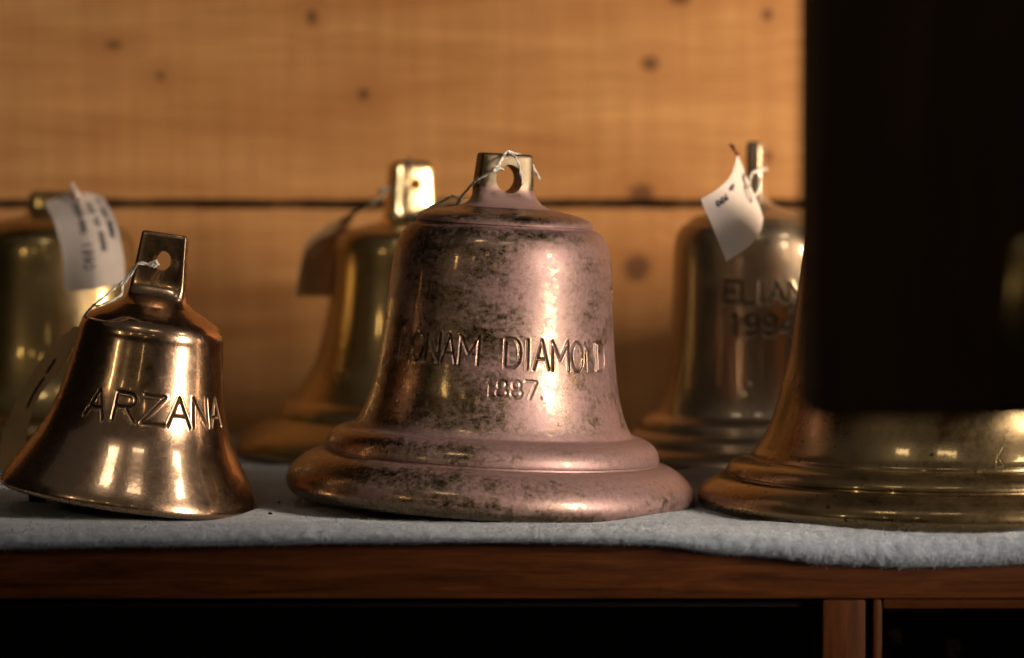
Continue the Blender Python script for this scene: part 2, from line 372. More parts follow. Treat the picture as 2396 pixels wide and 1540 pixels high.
# ------------------------------------------------------------------ felt blanket
def interp(tab, x):
    xs = [t[0] for t in tab]; ys = [t[1] for t in tab]
    # smooth (cosine) interpolation
    if x <= xs[0]: return ys[0]
    if x >= xs[-1]: return ys[-1]
    i = max(j for j in range(len(xs)) if xs[j] <= x); t = (x - xs[i])/(xs[i+1] - xs[i]); t = t*t*(3 - 2*t)
    return ys[i] + (ys[i+1] - ys[i])*t
CREST = [(-400, 1230), (0, 1229), (320, 1226), (600, 1222), (900, 1222), (1160, 1230), (1420, 1224), (1700, 1230), (2000, 1239), (2250, 1240), (2450, 1234), (2800, 1236)]
BOTT = [(-400, 1292), (0, 1290), (400, 1283), (800, 1276), (1200, 1271), (1500, 1279), (1750, 1306), (1950, 1328), (2120, 1336), (2400, 1328), (2800, 1320)]
def felt_surface():
    nx = 620; xs = np.linspace(-.46, .46, nx); V = []; prof_n = None
    for x in xs:
        px = 1198 + x*FPX/2.11
        zc = at(1198, interp(CREST, px) + 7, -.146).z; zb = at(1198, interp(BOTT, px), -.166).z
        h = zc - zb
        w1 = .0012*math.sin(x*37 + 1) + .0008*math.sin(x*91)
        pts = []
        for t in np.linspace(0, 1, 46):                      # back to front along the top
            y = .485 + (-.146 - .485)*t
            lift = zc*np.clip((t - .955)/.045, 0, 1)**1.5
            pts.append((y, lift))
        for q in np.linspace(0, math.pi, 26)[1:]:            # the rounded nose
            pts.append((-.146 + w1*.6 - (.022 + w1)*math.sin(q)**.8, zb + h*(.5 + .5*math.cos(q))))
        for y in (-.13, -.10, .0, .485): pts.append((y, max(zb, -.0065) if y > -.13 else zb + .0006))
        prof_n = len(pts)
        for y, z in pts:
            if y > -.15:
                u = np.clip((y + .15)/.05, 0, 1)
                g = .0007*math.sin(x*58 + y*41) + .0006*math.sin(x*23 - y*70 + 2)
                # a soft wrinkle between the greenish bells and the big one
                bump = .0105*math.exp(-(((x - .118)/.034)**2 + ((y - .12)/.03)**2))
                z = z + (g*u + bump if z > -.004 else 0)
            V.append((x, y, z))
    V = np.array(V); F = []
    for i in range(nx - 1):
        for k in range(prof_n - 1):
            a = i*prof_n + k; F.append((a, a + 1, a + prof_n + 1, a + prof_n))
    return V, F, nx, prof_n
FV, FF, FNX, FPN = felt_surface()
# lumpy relief on the nose
nose = (FV[:, 1] < -.13)
lump = np.zeros(len(FV))
for _ in range(60):
    kx, kz, ky = rng.normal(0, 520), rng.normal(0, 380), rng.normal(0, 200); ph = rng.uniform(0, 6.28)
    lump += np.sin(FV[:, 0]*kx + FV[:, 2]*kz + FV[:, 1]*ky + ph)
lump /= 60**.5
FV[:, 1] -= np.where(nose, lump*.00034, 0); FV[:, 2] += np.where(nose & (FV[:, 2] > -.004), lump*.0003, 0)
felt = mesh_obj('felt_blanket', FV, [f[::-1] for f in FF], M['felt'])
tag(felt, 'thick grey felt blanket with a fuzzy rounded front edge spread under the bells', 'blanket')
def fuzz(n):
    V, F = [], []
    i = rng.integers(0, FNX - 1, n)
    # denser on the nose and along the near part of the top
    kk = np.where(rng.random(n) < .74, rng.integers(43, 66, n), rng.integers(30, 46, n))
    for a, k in zip(i, kk):
        p = FV[a*FPN + k]; q = FV[a*FPN + min(k + 1, FPN - 1)]; r = FV[(a + 1)*FPN + k]
        t = np.array([rng.random(), rng.random()]); base = p + (q - p)*t[0] + (r - p)*t[1]
        nrm = np.cross(r - p, q - p); L = np.linalg.norm(nrm)
        if L < 1e-12: continue
        nrm /= L
        if k < 46 and nrm[2] < 0: nrm = -nrm
        if k >= 46:
            if nrm[1] > 0: nrm = -nrm
        tang = (q - p)/(np.linalg.norm(q - p) + 1e-9)
        ln = abs(rng.normal(.0014, .0006)) + .0004
        if rng.random() < .02: ln *= 1.9
        d0 = nrm*.55 + tang*rng.normal(.35, .5) + np.array([1, 0, 0])*rng.normal(0, .7); d0 /= np.linalg.norm(d0)
        d1 = d0 + rng.normal(0, .7, 3) + np.array([0, 0, -.25]); d1 /= np.linalg.norm(d1)
        w = np.cross(d0, [0, 1, .3]); w /= (np.linalg.norm(w) + 1e-9); w *= .00007
        m1 = base + d0*ln*.55; m2 = m1 + d1*ln*.45; k0 = len(V)
        V += [base - w, base + w, m1 + w*.8, m1 - w*.8, m2]
        F += [(k0, k0 + 1, k0 + 2, k0 + 3), (k0 + 3, k0 + 2, k0 + 4)]
    o = mesh_obj('fuzz', V, F, M['fibre'], felt, smooth=False); o['kind'] = 'stuff'
fuzz(60000)

# ------------------------------------------------------------------ stroke letters
def arc(cx, cy, rx, ry, a0, a1, n=10):
    return [(cx + rx*math.cos(R(a0 + (a1 - a0)*i/n)), cy + ry*math.sin(R(a0 + (a1 - a0)*i/n))) for i in range(n + 1)]
GL = {
 'A': [[(0, 0), (.5, 1), (1, 0)], [(.2, .36), (.8, .36)]],
 'R': [[(0, 0), (0, 1), (.6, 1)] + arc(.6, .75, .36, .25, 90, -90, 8) + [(.1, .5)], [(.5, .5), (1, 0)]],
 'Z': [[(0, 1), (1, 1), (0, 0), (1, 0)]],
 'N': [[(0, 0), (0, 1), (1, 0), (1, 1)]],
 'H': [[(0, 0), (0, 1)], [(1, 0), (1, 1)], [(0, .45), (1, .45)]],
 'O': [arc(.5, .5, .5, .5, 0, 360, 20)],
 'M': [[(0, 0), (0, 1), (.5, .35), (1, 1), (1, 0)]],
 'D': [[(0, 0), (0, 1), (.45, 1)] + arc(.45, .5, .55, .5, 90, -90, 12) + [(0, 0)]],
 'I': [[(.5, 0), (.5, 1)]],
 'E': [[(1, 1), (0, 1), (0, 0), (1, 0)], [(0, .52), (.8, .52)]],
 'L': [[(0, 1), (0, 0), (1, 0)]],
 '1': [[(.2, .8), (.5, 1), (.5, 0)]],
 '9': [arc(.5, .7, .42, .30, 0, 360, 14), [(.92, .7), (.85, .25)] + arc(.45, .25, .4, .25, 0, -140, 6)],
 '4': [[(.75, 0), (.75, 1), (0, .3), (1, .3)]],
 '8': [arc(.5, .74, .36, .26, 0, 360, 12), arc(.5, .25, .46, .25, 0, 360, 12)],
 '7': [[(0, 1), (1, 1), (.4, 0)]],
 '.': [[(.5, .0), (.5, .03)]],
}
def text_strokes(items):
    """items: (letter, angle0, angle1, z0, z1, radius) -> segments in (arc, z) metres"""
    S = []
    for ch, a0, a1, z0, z1, r in items:
        u0, u1 = R(a0)*r, R(a1)*r
        for st in GL[ch]:
            jit = [(rng.normal(0, .018), rng.normal(0, .012)) for _ in st] if len(st) < 8 else [(0, 0)]*len(st)
            q = [(u0 + (x + jx)*(u1 - u0), z0 + (y + jy)*(z1 - z0)) for (x, y), (jx, jy) in zip(st, jit)]
            S += list(zip(q[:-1], q[1:]))
    return S

# ------------------------------------------------------------------ bells
def dense_profile(ctrl, step):
    """ctrl: list of (r, z[, sharp]) from the bottom up; Catmull-Rom between sharp corners"""
    runs = [[]]
    for c in ctrl:
        runs[-1].append(Vector((c[0], c[1], 0)))
        if len(c) > 2 and c[2]: runs.append([Vector((c[0], c[1], 0))])
    out = []
    for run in runs:
        if len(run) < 2: continue
        sp = smooth_path(run, 12) if len(run) > 2 else run
        for i in range(len(sp) - 1):
            a, b = sp[i], sp[i+1]; n = max(1, int((b - a).length/step))
            for k in range(n): out.append(a + (b - a)*(k/n))
    out.append(Vector((ctrl[-1][0], ctrl[-1][1], 0)))
    q = [(p.x, p.y) for p in out]; res = [q[0]]
    for p in q[1:]:
        if math.hypot(p[0] - res[-1][0], p[1] - res[-1][1]) > step*.35: res.append(p)
    return res
def make_bell(name, loc, tilt, px, outer, lug, mat, strokes=None, gw=.0011, gd=.0011, text_r=None, thick=.011, lug_mat=None, fade=None):
    """px: metres per photo pixel at this bell; outer: profile in those pixels; lug: dict"""
    root = empty(name, loc); root.rotation_euler = (0, tilt, 0)
    ctrl = [(c[0]*px, c[1]*px) + tuple(c[2:]) for c in outer]
    prof = dense_profile(ctrl, .0016)
    if strokes:
        zs = [s[i][1] for s in strokes for i in (0, 1)]; z0, z1 = min(zs) - .004, max(zs) + .004
        pr = []
        for a, b in zip(prof[:-1], prof[1:]):
            pr.append(a)
            if z0 < a[1] < z1 or z0 < b[1] < z1:
                n = max(1, int(math.hypot(b[0]-a[0], b[1]-a[1])/.00038))
                for k in range(1, n): pr.append((a[0] + (b[0]-a[0])*k/n, a[1] + (b[1]-a[1])*k/n))
        pr.append(prof[-1]); prof = pr
        us = [s[i][0]/text_r for s in strokes for i in (0, 1)]; a0, a1 = min(us) - .03, max(us) + .03
        phi = np.concatenate([np.arange(a0, a1, .00040/text_r), np.linspace(a1, a0 + 2*math.pi, 170)[:-1]])
    else:
        phi = np.linspace(0, 2*math.pi, 220, endpoint=False)
    # inner wall from the lip up
    inner = [(max(ctrl[0][0] - thick*.55, .002), ctrl[0][1] + .001)]
    pr2 = np.array(prof); top = pr2[-1]
    for f in np.linspace(.06, .84, 26):
        zz = top[1]*f
        outside = pr2[np.argmin(np.abs(pr2[:, 1] - zz))][0]
        inner.append((max(outside - thick*1.15, .003), zz))
    inner.append((.0005, top[1]*.86))
    full = inner[::-1] + list(prof)
    P = np.array(full); n, mcount = len(P), len(phi)
    rr = np.repeat(P[:, 0], mcount).reshape(n, mcount); zz = np.repeat(P[:, 1], mcount).reshape(n, mcount)
    if strokes:
        di = np.full((n, mcount), 1e3); outer_rows = np.arange(n) >= len(inner)
        rows = np.where(outer_rows & (P[:, 1] > z0 - .001) & (P[:, 1] < z1 + .001))[0]
        cols = np.where((phi > a0 - .001) & (phi < a1 + .001))[0]
        U, Vv = np.meshgrid(phi[cols]*text_r, P[rows, 1]); D = np.full(U.shape, 1e3); W = np.ones(U.shape)
        if fade: W[Vv < fade[0]] = fade[1]
        for (ax, ay), (bx, by) in strokes:
            dx, dy = bx - ax, by - ay; l2 = dx*dx + dy*dy + 1e-12
            t = np.clip(((U - ax)*dx + (Vv - ay)*dy)/l2, 0, 1)
            D = np.minimum(D, np.hypot(U - ax - t*dx, Vv - ay - t*dy))
        g = np.clip(1 - D/gw, 0, 1); g = g*g*(3 - 2*g)
        lip = np.exp(-((D - gw*1.25)/(gw*.38))**2)
        disp = -gd*g + gd*.13*lip
        rr[np.ix_(rows, cols)] += disp*W
    X = rr*np.sin(phi)[None, :]; Y = -rr*np.cos(phi)[None, :]
    # cast metal is never quite true
    wob = 1 + .0016*np.sin(3*phi + 1)[None, :] + .0010*np.sin(5*phi + zz*40)
    V = np.stack([X*wob, Y*wob, zz], -1).reshape(-1, 3)
    F = []
    for i in range(n - 1):
        b = i*mcount
        for k in range(mcount):
            k2 = (k + 1) % mcount; F.append((b + k, b + k2, b + mcount + k2, b + mcount + k))
    body = mesh_obj('body', V, F, mat, root, sharp=48)
    at_ = body.data.attributes.new('groove', 'FLOAT', 'POINT'); G = np.zeros((n, mcount))
    if strokes: G[np.ix_(rows, cols)] = np.clip(1.15 - D/gw*.95, 0, 1)*W
    at_.data.foreach_set('value', G.ravel())
    make_lug(root, P[-1], px, lug, lug_mat or mat)
    return root
def make_lug(root, ring, px, L, mat):
    """from the round neck of the dome up to a flat eye: rounded sections, hole cut through"""
    a = L['angle']; N = 96; secs = []
    r0, z0 = ring
    for hw, ht, z, e in L['secs']: secs.append((hw*px, ht*px, z*px, e))
    secs = [(r0, r0, z0, 2.0)] + secs
    fine = []
    for i in range(len(secs) - 1):
        p = [Vector(s) for s in (secs[max(i-1, 0)], secs[i], secs[i+1], secs[min(i+2, len(secs)-1)])]
        for k in range(5):
            t = k/5; A, B, C, D = p
            fine.append(.5*((2*B) + (C - A)*t + (2*A - 5*B + 4*C - D)*t*t + (3*B - A - 3*C + D)*t**3))
    fine.append(Vector(secs[-1]))
    V, F = [], []
    for hw, ht, z, e in fine:
        for k in range(N):
            q = 2*math.pi*k/N; c, s = math.cos(q), math.sin(q)
            x = hw*math.copysign(abs(c)**(2/e), c); y = ht*math.copysign(abs(s)**(2/e), s)
            V.append((x, y, z))
    n = len(fine)
    for i in range(n - 1):
        for k in range(N): F.append((i*N + k, i*N + (k+1) % N, (i+1)*N + (k+1) % N, (i+1)*N + k))
    F.append(tuple(range(N))[::-1]); F.append(tuple((n-1)*N + k for k in range(N)))
    me = bpy.data.meshes.new('lug'); me.from_pydata(V, [], F); me.update()
    o = bpy.data.objects.new('lug', me); COL.objects.link(o)
    bm = bmesh.new(); hr = L['hole'][1]*px
    bmesh.ops.create_cone(bm, cap_ends=True, segments=40, radius1=hr*1.06, radius2=hr, depth=.2)
    for v in bm.verts:
        x, y, z = v.co; v.co = (x + L['hole'][2]*px, z, -y + L['hole'][0]*px)
    m2 = bpy.data.meshes.new('cut'); bm.to_mesh(m2); bm.free()
    c = bpy.data.objects.new('cut', m2); COL.objects.link(c)
    md = o.modifiers.new('b', 'BOOLEAN'); md.operation = 'DIFFERENCE'; md.object = c; md.solver = 'EXACT'
    dg = bpy.context.evaluated_depsgraph_get(); res = bpy.data.meshes.new_from_object(o.evaluated_get(dg))
    o.modifiers.clear(); bpy.data.objects.remove(c); o.data = res; res.name = 'lug'
    bmesh_fix(res)
    co = np.empty(len(res.vertices)*3); res.vertices.foreach_get('co', co); co = co.reshape(-1, 3)
    ca, sa = math.cos(a), math.sin(a); pass
    x = co[:, 0]*ca - co[:, 1]*sa + L.get('off', 0)*px*np.clip((co[:, 2] - z0)/(40*px), 0, 1); y = co[:, 0]*sa + co[:, 1]*ca
    co = np.stack([x, y, co[:, 2]], -1); res.vertices.foreach_set('co', co.ravel()); res.update()
    res.polygons.foreach_set('use_smooth', [True]*len(res.polygons)); res.set_sharp_from_angle(angle=R(42))
    res.materials.clear(); res.materials.append(mat); o.parent = root
    return o
def bmesh_fix(me):
    bm = bmesh.new(); bm.from_mesh(me)
    bmesh.ops.remove_doubles(bm, verts=bm.verts[:], dist=1e-6)
    long = [f for f in bm.faces if len(f.verts) > 12]
    if long: bmesh.ops.triangulate(bm, faces=long)
    bm.to_mesh(me); bm.free()

GRP = "ship's bells standing on the felt"
# --- the pink tarnished bell in the middle
Y0 = 0.0; S0 = (Y0 - CAM.y)/FPX
prof_mid = [(462, -2), (472, 6), (480, 24), (476, 46), (462, 66), (438, 86), (414, 98), (398, 102, 1), (390, 103, 1), (389, 107, 1), (392, 109, 1), (392, 116), (387, 131), (375, 146), (354, 157), (335, 162, 1), (327, 163, 1), (324, 167, 1), (321, 172), (312, 188), (299, 222), (288, 262), (277, 330), (268, 410), (262, 480), (257, 540), (250, 580), (239, 606), (224, 624), (213, 630, 1), (207, 632, 1), (205, 636, 1), (208, 638, 1),
            (205, 644), (196, 652), (172, 661), (142, 667), (118, 671), (104, 675)]
def let_run(word, a0, a1, z0, z1, r, wid, skew=0.0):
    tot = sum(wid.get(c, 1) for c in word); gap = .27; un = (a1 - a0)/(tot + gap*(len(word) - 1)); out = []; a = a0
    for i, c in enumerate(word):
        ww = wid.get(c, 1)*un; f = i/max(1, len(word) - 1)
        out.append((c, a, a + ww, z0 + skew*f, z1 + skew*f, r)); a += ww + gap*un
    return out
r_t = 275*S0
wid = {'I': .42, '1': .6, '.': .3, 'M': 1.25, 'L': .8}
it = let_run('HONAM', -55, -9.5, 326*S0, 388*S0, r_t, wid) + let_run('DIAMOND', 3.5, 64, 324*S0, 388*S0, r_t, wid, -6*S0) \
   + let_run('1887.', -4.5, 22, 258*S0, 295*S0, r_t, {'1': .6, '.': .3})
mid = make_bell('bell', (at(1146, 1167, Y0).x, Y0, .0018), R(3.1), S0, prof_mid,
    dict(angle=R(18), off=-8, hole=(739, 32, 3), secs=[(87, 74, 684, 2.2), (75, 48, 700, 2.8), (70, 38, 718, 4.0), (67, 35, 745, 5.5), (63, 33, 782, 6), (62.5, 32, 790, 6), (60, 29, 795, 6), (55, 23, 797, 5)]),
    M['patina'], text_strokes(it), .00115, .0009, r_t, lug_mat=M['lug_pink'], fade=(305*S0, .45))
mid.scale = (1, 1, 1.021)
tag(mid, "middle ship's bell with pink tarnish engraved HONAM DIAMOND 1887", 'bell', GRP)
# --- the copper coloured bell on the left
Y1 = -.036; S1 = (Y1 - CAM.y)/FPX
prof_l = [(297, 0), (303, 4), (305, 12), (302, 24), (292, 44), (270, 80), (246, 118), (226, 152), (212, 184), (201, 218), (191, 256), (183, 296), (176, 340), (170, 378), (169, 393), (166, 406), (159, 418),
          (147, 429), (128, 440), (107, 451), (88, 461)]
it = []
for c, a, b in (('A', -34.5, -20), ('R', -13.5, .5), ('Z', 6, 20.5), ('A', 23.5, 38.5), ('N', 42, 55), ('A', 58, 72)):
    it.append((c, a, b, 200*S1 + a*.00002, 264*S1 + a*.00002, 203*S1))
left = make_bell('bell', (at(303, 1150, Y1).x, Y1, 302*S1*math.sin(R(8)) - .0046), R(8), S1, prof_l,
    dict(angle=R(-13), hole=(567, 22, 5), secs=[(76, 60, 471, 2.3), (70, 38, 481, 2.9), (67, 24, 496, 4.2), (65, 18, 515, 5.5), (60, 16, 570, 6), (56.5, 15, 618, 6), (56, 14.5, 625, 6), (54, 13, 629, 6), (50, 10, 631, 5)]),
    M['copper'], text_strokes(it), .00115, .0012, 203*S1)
tag(left, "shiny copper coloured bell engraved ARZANA, leaning over a small block", 'bell', GRP)
# --- the big brass bell on the right
Y2 = -.006; S2 = (Y2 - CAM.y)/FPX
prof_r = [(566, -2), (578, 8), (585, 26), (578, 46), (560, 62), (537, 74), (522, 78, 1), (514, 79, 1), (513, 83, 1), (518, 86, 1), (516, 94), (505, 107), (486, 116), (466, 121, 1), (458, 122, 1), (456, 126, 1), (454, 132), (440, 150), (418, 190), (400, 240),
          (384, 300), (369, 360), (357, 440), (348, 520), (338, 590), (328, 660), (318, 710), (300, 745), (275, 765, 1), (268, 769, 1), (250, 785), (200, 808), (150, 822), (132, 828)]
big = make_bell('bell', (at(2215, 1182, Y2).x, Y2, -.0022), 0, S2, prof_r,
    dict(angle=R(10), hole=(915, 36, 0), secs=[(98, 80, 850, 2.3), (88, 50, 874, 3), (84, 38, 900, 4.4), (78, 34, 950, 5.5), (75, 32, 968, 6), (70, 26, 975, 5)]),
    M['brass_spot'], [((u*.105, z), (v*.105, q)) for u, z, v, q in ((.133, .0335, .176, .0340), (.176, .0340, .150, .0405), (.150, .0405, .133, .0335), (.140, .0370, .185, .0440))], .0006, .00015, .105)
tag(big, "large brass bell with dark specks standing half hidden behind the hanging dark case", 'bell', GRP)
# --- back row
Y3 = .33; S3 = (Y3 - CAM.y)/FPX
prof_b1 = [(396, 0), (405, 10), (405, 24), (392, 44), (368, 62), (340, 78), (322, 88, 1), (318, 92), (312, 108), (296, 124), (284, 130, 1), (276, 134), (258, 156), (238, 186), (221, 222), (208, 264), (198, 310), (190, 360),
           (184, 410), (181, 455), (178, 488), (170, 510), (158, 523), (148, 528, 1), (143, 530), (126, 535), (104, 540), (86, 545)]
b1 = make_bell('bell', (at(956, 1067, Y3).x, Y3, 0), R(.5), S3, prof_b1,
    dict(angle=R(31), hole=(637, 14, 0), secs=[(70, 44, 554, 2.8), (64, 30, 566, 4), (61, 26, 590, 5), (55, 24, 660, 5), (52, 22, 680, 5), (44, 16, 690, 4)]),
    M['brass_old'], lug_mat=M['brass_bright'])
tag(b1, "dull greenish brass bell with a bright eye just behind the pink tarnished bell", 'bell', GRP)
Y4 = .26; S4 = (Y4 - CAM.y)/FPX
prof_b2 = [(332, 0), (340, 10), (338, 26), (322, 42), (306, 50, 1), (303, 54), (300, 66), (288, 78), (274, 84, 1), (272, 88), (268, 100), (258, 112), (240, 119, 1), (232, 124), (222, 144), (212, 176), (205, 214), (199, 280), (195, 360),
           (192, 440), (190, 500), (185, 534), (172, 558), (156, 570, 1), (152, 574, 1), (140, 582), (110, 592), (78, 600)]
it = let_run('ELIAN', -25, 31, 388*S4, 436*S4, 194*S4, {'I': .4, 'E': .8, 'L': .75}) + let_run('1994', -20, 24, 314*S4, 360*S4, 194*S4, {'1': .65})
b2 = make_bell('bell', (at(1765, 1088, Y4).x, Y4, 0), 0, S4, prof_b2,
    dict(angle=R(82), hole=(690, 16, 0), lean=.0, secs=[(66, 40, 612, 2.8), (60, 24, 632, 4), (57, 20, 660, 5), (54, 19, 740, 6), (52, 18, 753, 6), (47, 13, 758, 5)]),
    M['brass_grey'], text_strokes(it), .0017, .0016, 194*S4)
tag(b2, "greyish brass bell engraved ELIAN 1994 in the back row on the right", 'bell', GRP)
Y5 = .33; S5 = (Y5 - CAM.y)/FPX
prof_b0 = [(372, 0), (380, 12), (376, 30), (350, 52), (324, 70, 1), (318, 76), (304, 96), (284, 110, 1), (276, 116), (250, 150), (230, 196), (215, 250), (206, 310), (200, 370), (196, 430), (192, 480), (184, 510), (168, 530), (150, 541, 1), (146, 544, 1), (128, 551), (100, 558), (82, 562)]
b0 = make_bell('bell', (at(128, 1067, Y5).x, Y5, 0), 0, S5, prof_b0,
    dict(angle=R(-12), hole=(596, 13, 0), secs=[(62, 42, 570, 2.8), (57, 28, 578, 4), (54, 24, 592, 5.5), (52, 22, 606, 6), (51, 21, 615, 6), (46, 15, 620, 5)]),
    M['brass_old'])
tag(b0, "dim brass bell under the handwritten tag, partly cut off by the picture edge", 'bell', GRP)

# ------------------------------------------------------------------ tags
def curve_pts(pts, n):
    c = smooth_path(pts, 24) if len(pts) > 2 else [Vector(pts[0]).lerp(Vector(pts[1]), k/24) for k in range(25)]
    L = [0]
    for i in range(1, len(c)): L.append(L[-1] + (c[i] - c[i-1]).length)
    out = []
    for k in range(n + 1):
        s = L[-1]*k/n; i = min(max(np.searchsorted(L, s) - 1, 0), len(c) - 2)
        t = (s - L[i])/max(L[i+1] - L[i], 1e-9); out.append(c[i].lerp(c[i+1], t))
    return out
class Sheet:
    """curved paper patch between four edge curves: bottom/top run left to right, left/right run bottom to top"""
    def __init__(s, bottom, top, lft, rgt, n=24, m=28):
        s.b, s.t, s.l, s.r = curve_pts(bottom, n), curve_pts(top, n), curve_pts(lft, m), curve_pts(rgt, m); s.n, s.m = n, m
        s.g = [[s.ev(i/n, j/m) for j in range(m + 1)] for i in range(n + 1)]
    def _c(s, a, u):
        x = u*(len(a) - 1); i = min(int(x), len(a) - 2); return a[i].lerp(a[i+1], x - i)
    def ev(s, u, v):
        B, T, L_, R_ = s._c(s.b, u), s._c(s.t, u), s._c(s.l, v), s._c(s.r, v)
        return B*(1-v) + T*v + L_*(1-u) + R_*u - (s.b[0]*(1-u)*(1-v) + s.b[-1]*u*(1-v) + s.t[0]*(1-u)*v + s.t[-1]*u*v)
    def nrm(s, u, v):
        e = .02; a = s.ev(min(u+e, 1), v) - s.ev(max(u-e, 0), v); b = s.ev(u, min(v+e, 1)) - s.ev(u, max(v-e, 0))
        k = a.cross(b).normalized(); return k if k.y < 0 else -k
    def mesh(s, name, mat, parent, th=.0004):
        V, F = [], []; n, m = s.n, s.m
        for side in (0, 1):
            for i in range(n + 1):
                for j in range(m + 1):
                    V.append(s.g[i][j] - s.nrm(i/n, j/m)*(th*side))
        K = (n+1)*(m+1); idx = lambda i, j, q: q*K + i*(m+1) + j
        for i in range(n):
            for j in range(m):
                F.append((idx(i, j, 0), idx(i+1, j, 0), idx(i+1, j+1, 0), idx(i, j+1, 0)))
                F.append((idx(i, j+1, 1), idx(i+1, j+1, 1), idx(i+1, j, 1), idx(i, j, 1)))
        for i in range(n):
            F.append((idx(i, 0, 0), idx(i, 0, 1), idx(i+1, 0, 1), idx(i+1, 0, 0))); F.append((idx(i, m, 0), idx(i+1, m, 0), idx(i+1, m, 1), idx(i, m, 1)))
        for j in range(m):
            F.append((idx(0, j, 0), idx(0, j+1, 0), idx(0, j+1, 1), idx(0, j, 1))); F.append((idx(n, j, 0), idx(n, j, 1), idx(n, j+1, 1), idx(n, j+1, 0)))
        return mesh_obj(name, V, F, mat, parent, sharp=50)
    def ink(s, name, strokes, wd, mat, parent):
        V, F = [], []
        for st in strokes:
            P = [s.ev(u, v) + s.nrm(u, v)*.00025 for u, v in st]; Nn = [s.nrm(u, v) for u, v in st]; k0 = len(V)
            for i, p in enumerate(P):
                t = P[min(i+1, len(P)-1)] - P[max(i-1, 0)]
                q = t.cross(Nn[i]); q = q.normalized()*wd if q.length > 1e-12 else Vector((wd, 0, 0))
                V += [p - q, p + q]
            for i in range(len(P) - 1): F.append((k0 + 2*i, k0 + 2*i + 1, k0 + 2*i + 3, k0 + 2*i + 2))
        return mesh_obj(name, V, F, mat, parent, smooth=False)
def scribble(p, d, up, length, height, loops):
    """cursive wiggle from p along d"""
    out = []; n = loops*9
    for i in range(n + 1):
        t = i/n; a = t*loops*2*math.pi; hh = height*(.55 + .45*math.sin(3.1*t*loops + loops))
        out.append((p[0] + d[0]*length*t + d[0]*math.sin(a)*height*.25 + up[0]*hh*math.cos(a)*.5, p[1] + d[1]*length*t + d[1]*math.sin(a)*height*.25 + up[1]*hh*math.cos(a)*.5))
    return out
# a: tag of the far left bell
t0 = tag(empty('paper_tag', at(190, 460, .22)), 'pinkish white paper tag with handwriting draped over the dim bell, red eyelet', 'tag', 'paper tags tied to the bells')
def local(o, pts): return [Vector(p) - o.location for p in pts]
A = lambda *p: at(*p)
sh = Sheet(local(t0, [A(150, 682, .205), A(222, 676, .195), A(294, 664, .205)]), local(t0, [A(104, 474, .255), A(150, 456, .262), A(184, 450, .265), A(222, 455, .265), A(243, 462, .26)]),
           local(t0, [A(150, 682, .205), A(146, 600, .212), A(128, 525, .228), A(104, 474, .255)]), local(t0, [A(294, 664, .205), A(289, 600, .212), A(272, 520, .23), A(243, 462, .26)]))
sh.mesh('sheet', M['paper'], t0)
S_ = []
GL['0'] = GL['O']
def written(word, u0, v0, dv, h, slant=.0):
    """hand-written characters running down the sheet, their tops to the right"""
    for i, c in enumerate(word):
        for st in GL[c]:
            q = []
            for (xa, ya), (xb, yb) in zip(st[:-1], st[1:]):
                for t in (0, .34, .67): q.append((xa + (xb - xa)*t, ya + (yb - ya)*t))
            q.append(st[-1]); S_.append([(u0 + y*h + slant*i + .006*math.sin(9*x + i), v0 - dv*(i + .72*x + .12*y)) for x, y in q])
written('1990', .37, .37, .058, .15)
for u0, v0, u1, v1, lp, h in ((.44, .84, .43, .62, 6, .13), (.44, .59, .43, .45, 4, .11), (.63, .84, .64, .66, 4, .10), (.66, .62, .66, .50, 3, .09), (.68, .46, .69, .28, 5, .10), (.80, .93, .80, .82, 3, .05), (.82, .77, .83, .62, 4, .09), (.85, .58, .86, .40, 5, .10)):
    L_ = math.hypot(u1-u0, v1-v0); S_.append(scribble((u0, v0), ((u1-u0)/L_, (v1-v0)/L_), (1, 0), L_, h, lp))
sh.ink('handwriting', S_, .00048, M['ink'], t0)
def eyelet(sheet, u, v, r0, r1, parent, mat):
    V, F = [], []; n = 20; c = sheet.ev(u, v); k = sheet.nrm(u, v); a = k.orthogonal().normalized(); b = k.cross(a)
    for i in range(n):
        q = 2*math.pi*i/n; d = a*math.cos(q) + b*math.sin(q); V += [c + d*r0 + k*.0009, c + d*r1 + k*.0009, c + d*r1 - k*.0009]
    for i in range(n):
        j = (i+1) % n; F += [(3*i, 3*j, 3*j+1, 3*i+1), (3*i+1, 3*j+1, 3*j+2, 3*i+2)]
    return mesh_obj('eyelet', V, F, mat, parent)
eyelet(sh, .52, .93, .0018, .0046, t0, M['ring'])
cord('string', [local(t0, [A(184, 470, .250), A(180, 455, .246), A(172, 440, .262), A(168, 432, .285), A(172, 440, .33)]), local(t0, [A(188, 470, .250), A(186, 458, .246), A(176, 442, .262), A(166, 430, .28)])], .0011, M['string'], t0)
# b: tag of the engraved back bell on the right
t1 = tag(empty('paper_tag', at(1727, 365, .12)), 'curled white paper tag standing up beside the eye of the ELIAN bell', 'tag', 'paper tags tied to the bells')
sh = Sheet(local(t1, [A(1700, 612, .045), A(1748, 580, .055), A(1778, 545, .08), A(1786, 512, .10)]), local(t1, [A(1639, 466, .06), A(1682, 440, .08), A(1712, 408, .10), A(1726, 362, .125)]),
           local(t1, [A(1700, 612, .045), A(1671, 540, .052), A(1639, 466, .06)]), local(t1, [A(1786, 512, .10), A(1776, 480, .107), A(1756, 435, .115), A(1726, 362, .125)]))
sh.mesh('sheet', M['paper'], t1)
S_ = [scribble((.16, .80), (.97, .02), (-.1, 1), .22, .10, 5), scribble((.45, .86), (1, 0), (0, 1), .13, .08, 3)]
S_.append([(.80 + .055*math.cos(R(a)), .55 + .12*math.sin(R(a))) for a in range(0, 380, 15)])
S_.append(scribble((.86, .62), (.3, .95), (1, 0), .12, .05, 2))
sh.ink('handwriting', S_, .0006, M['ink'], t1)
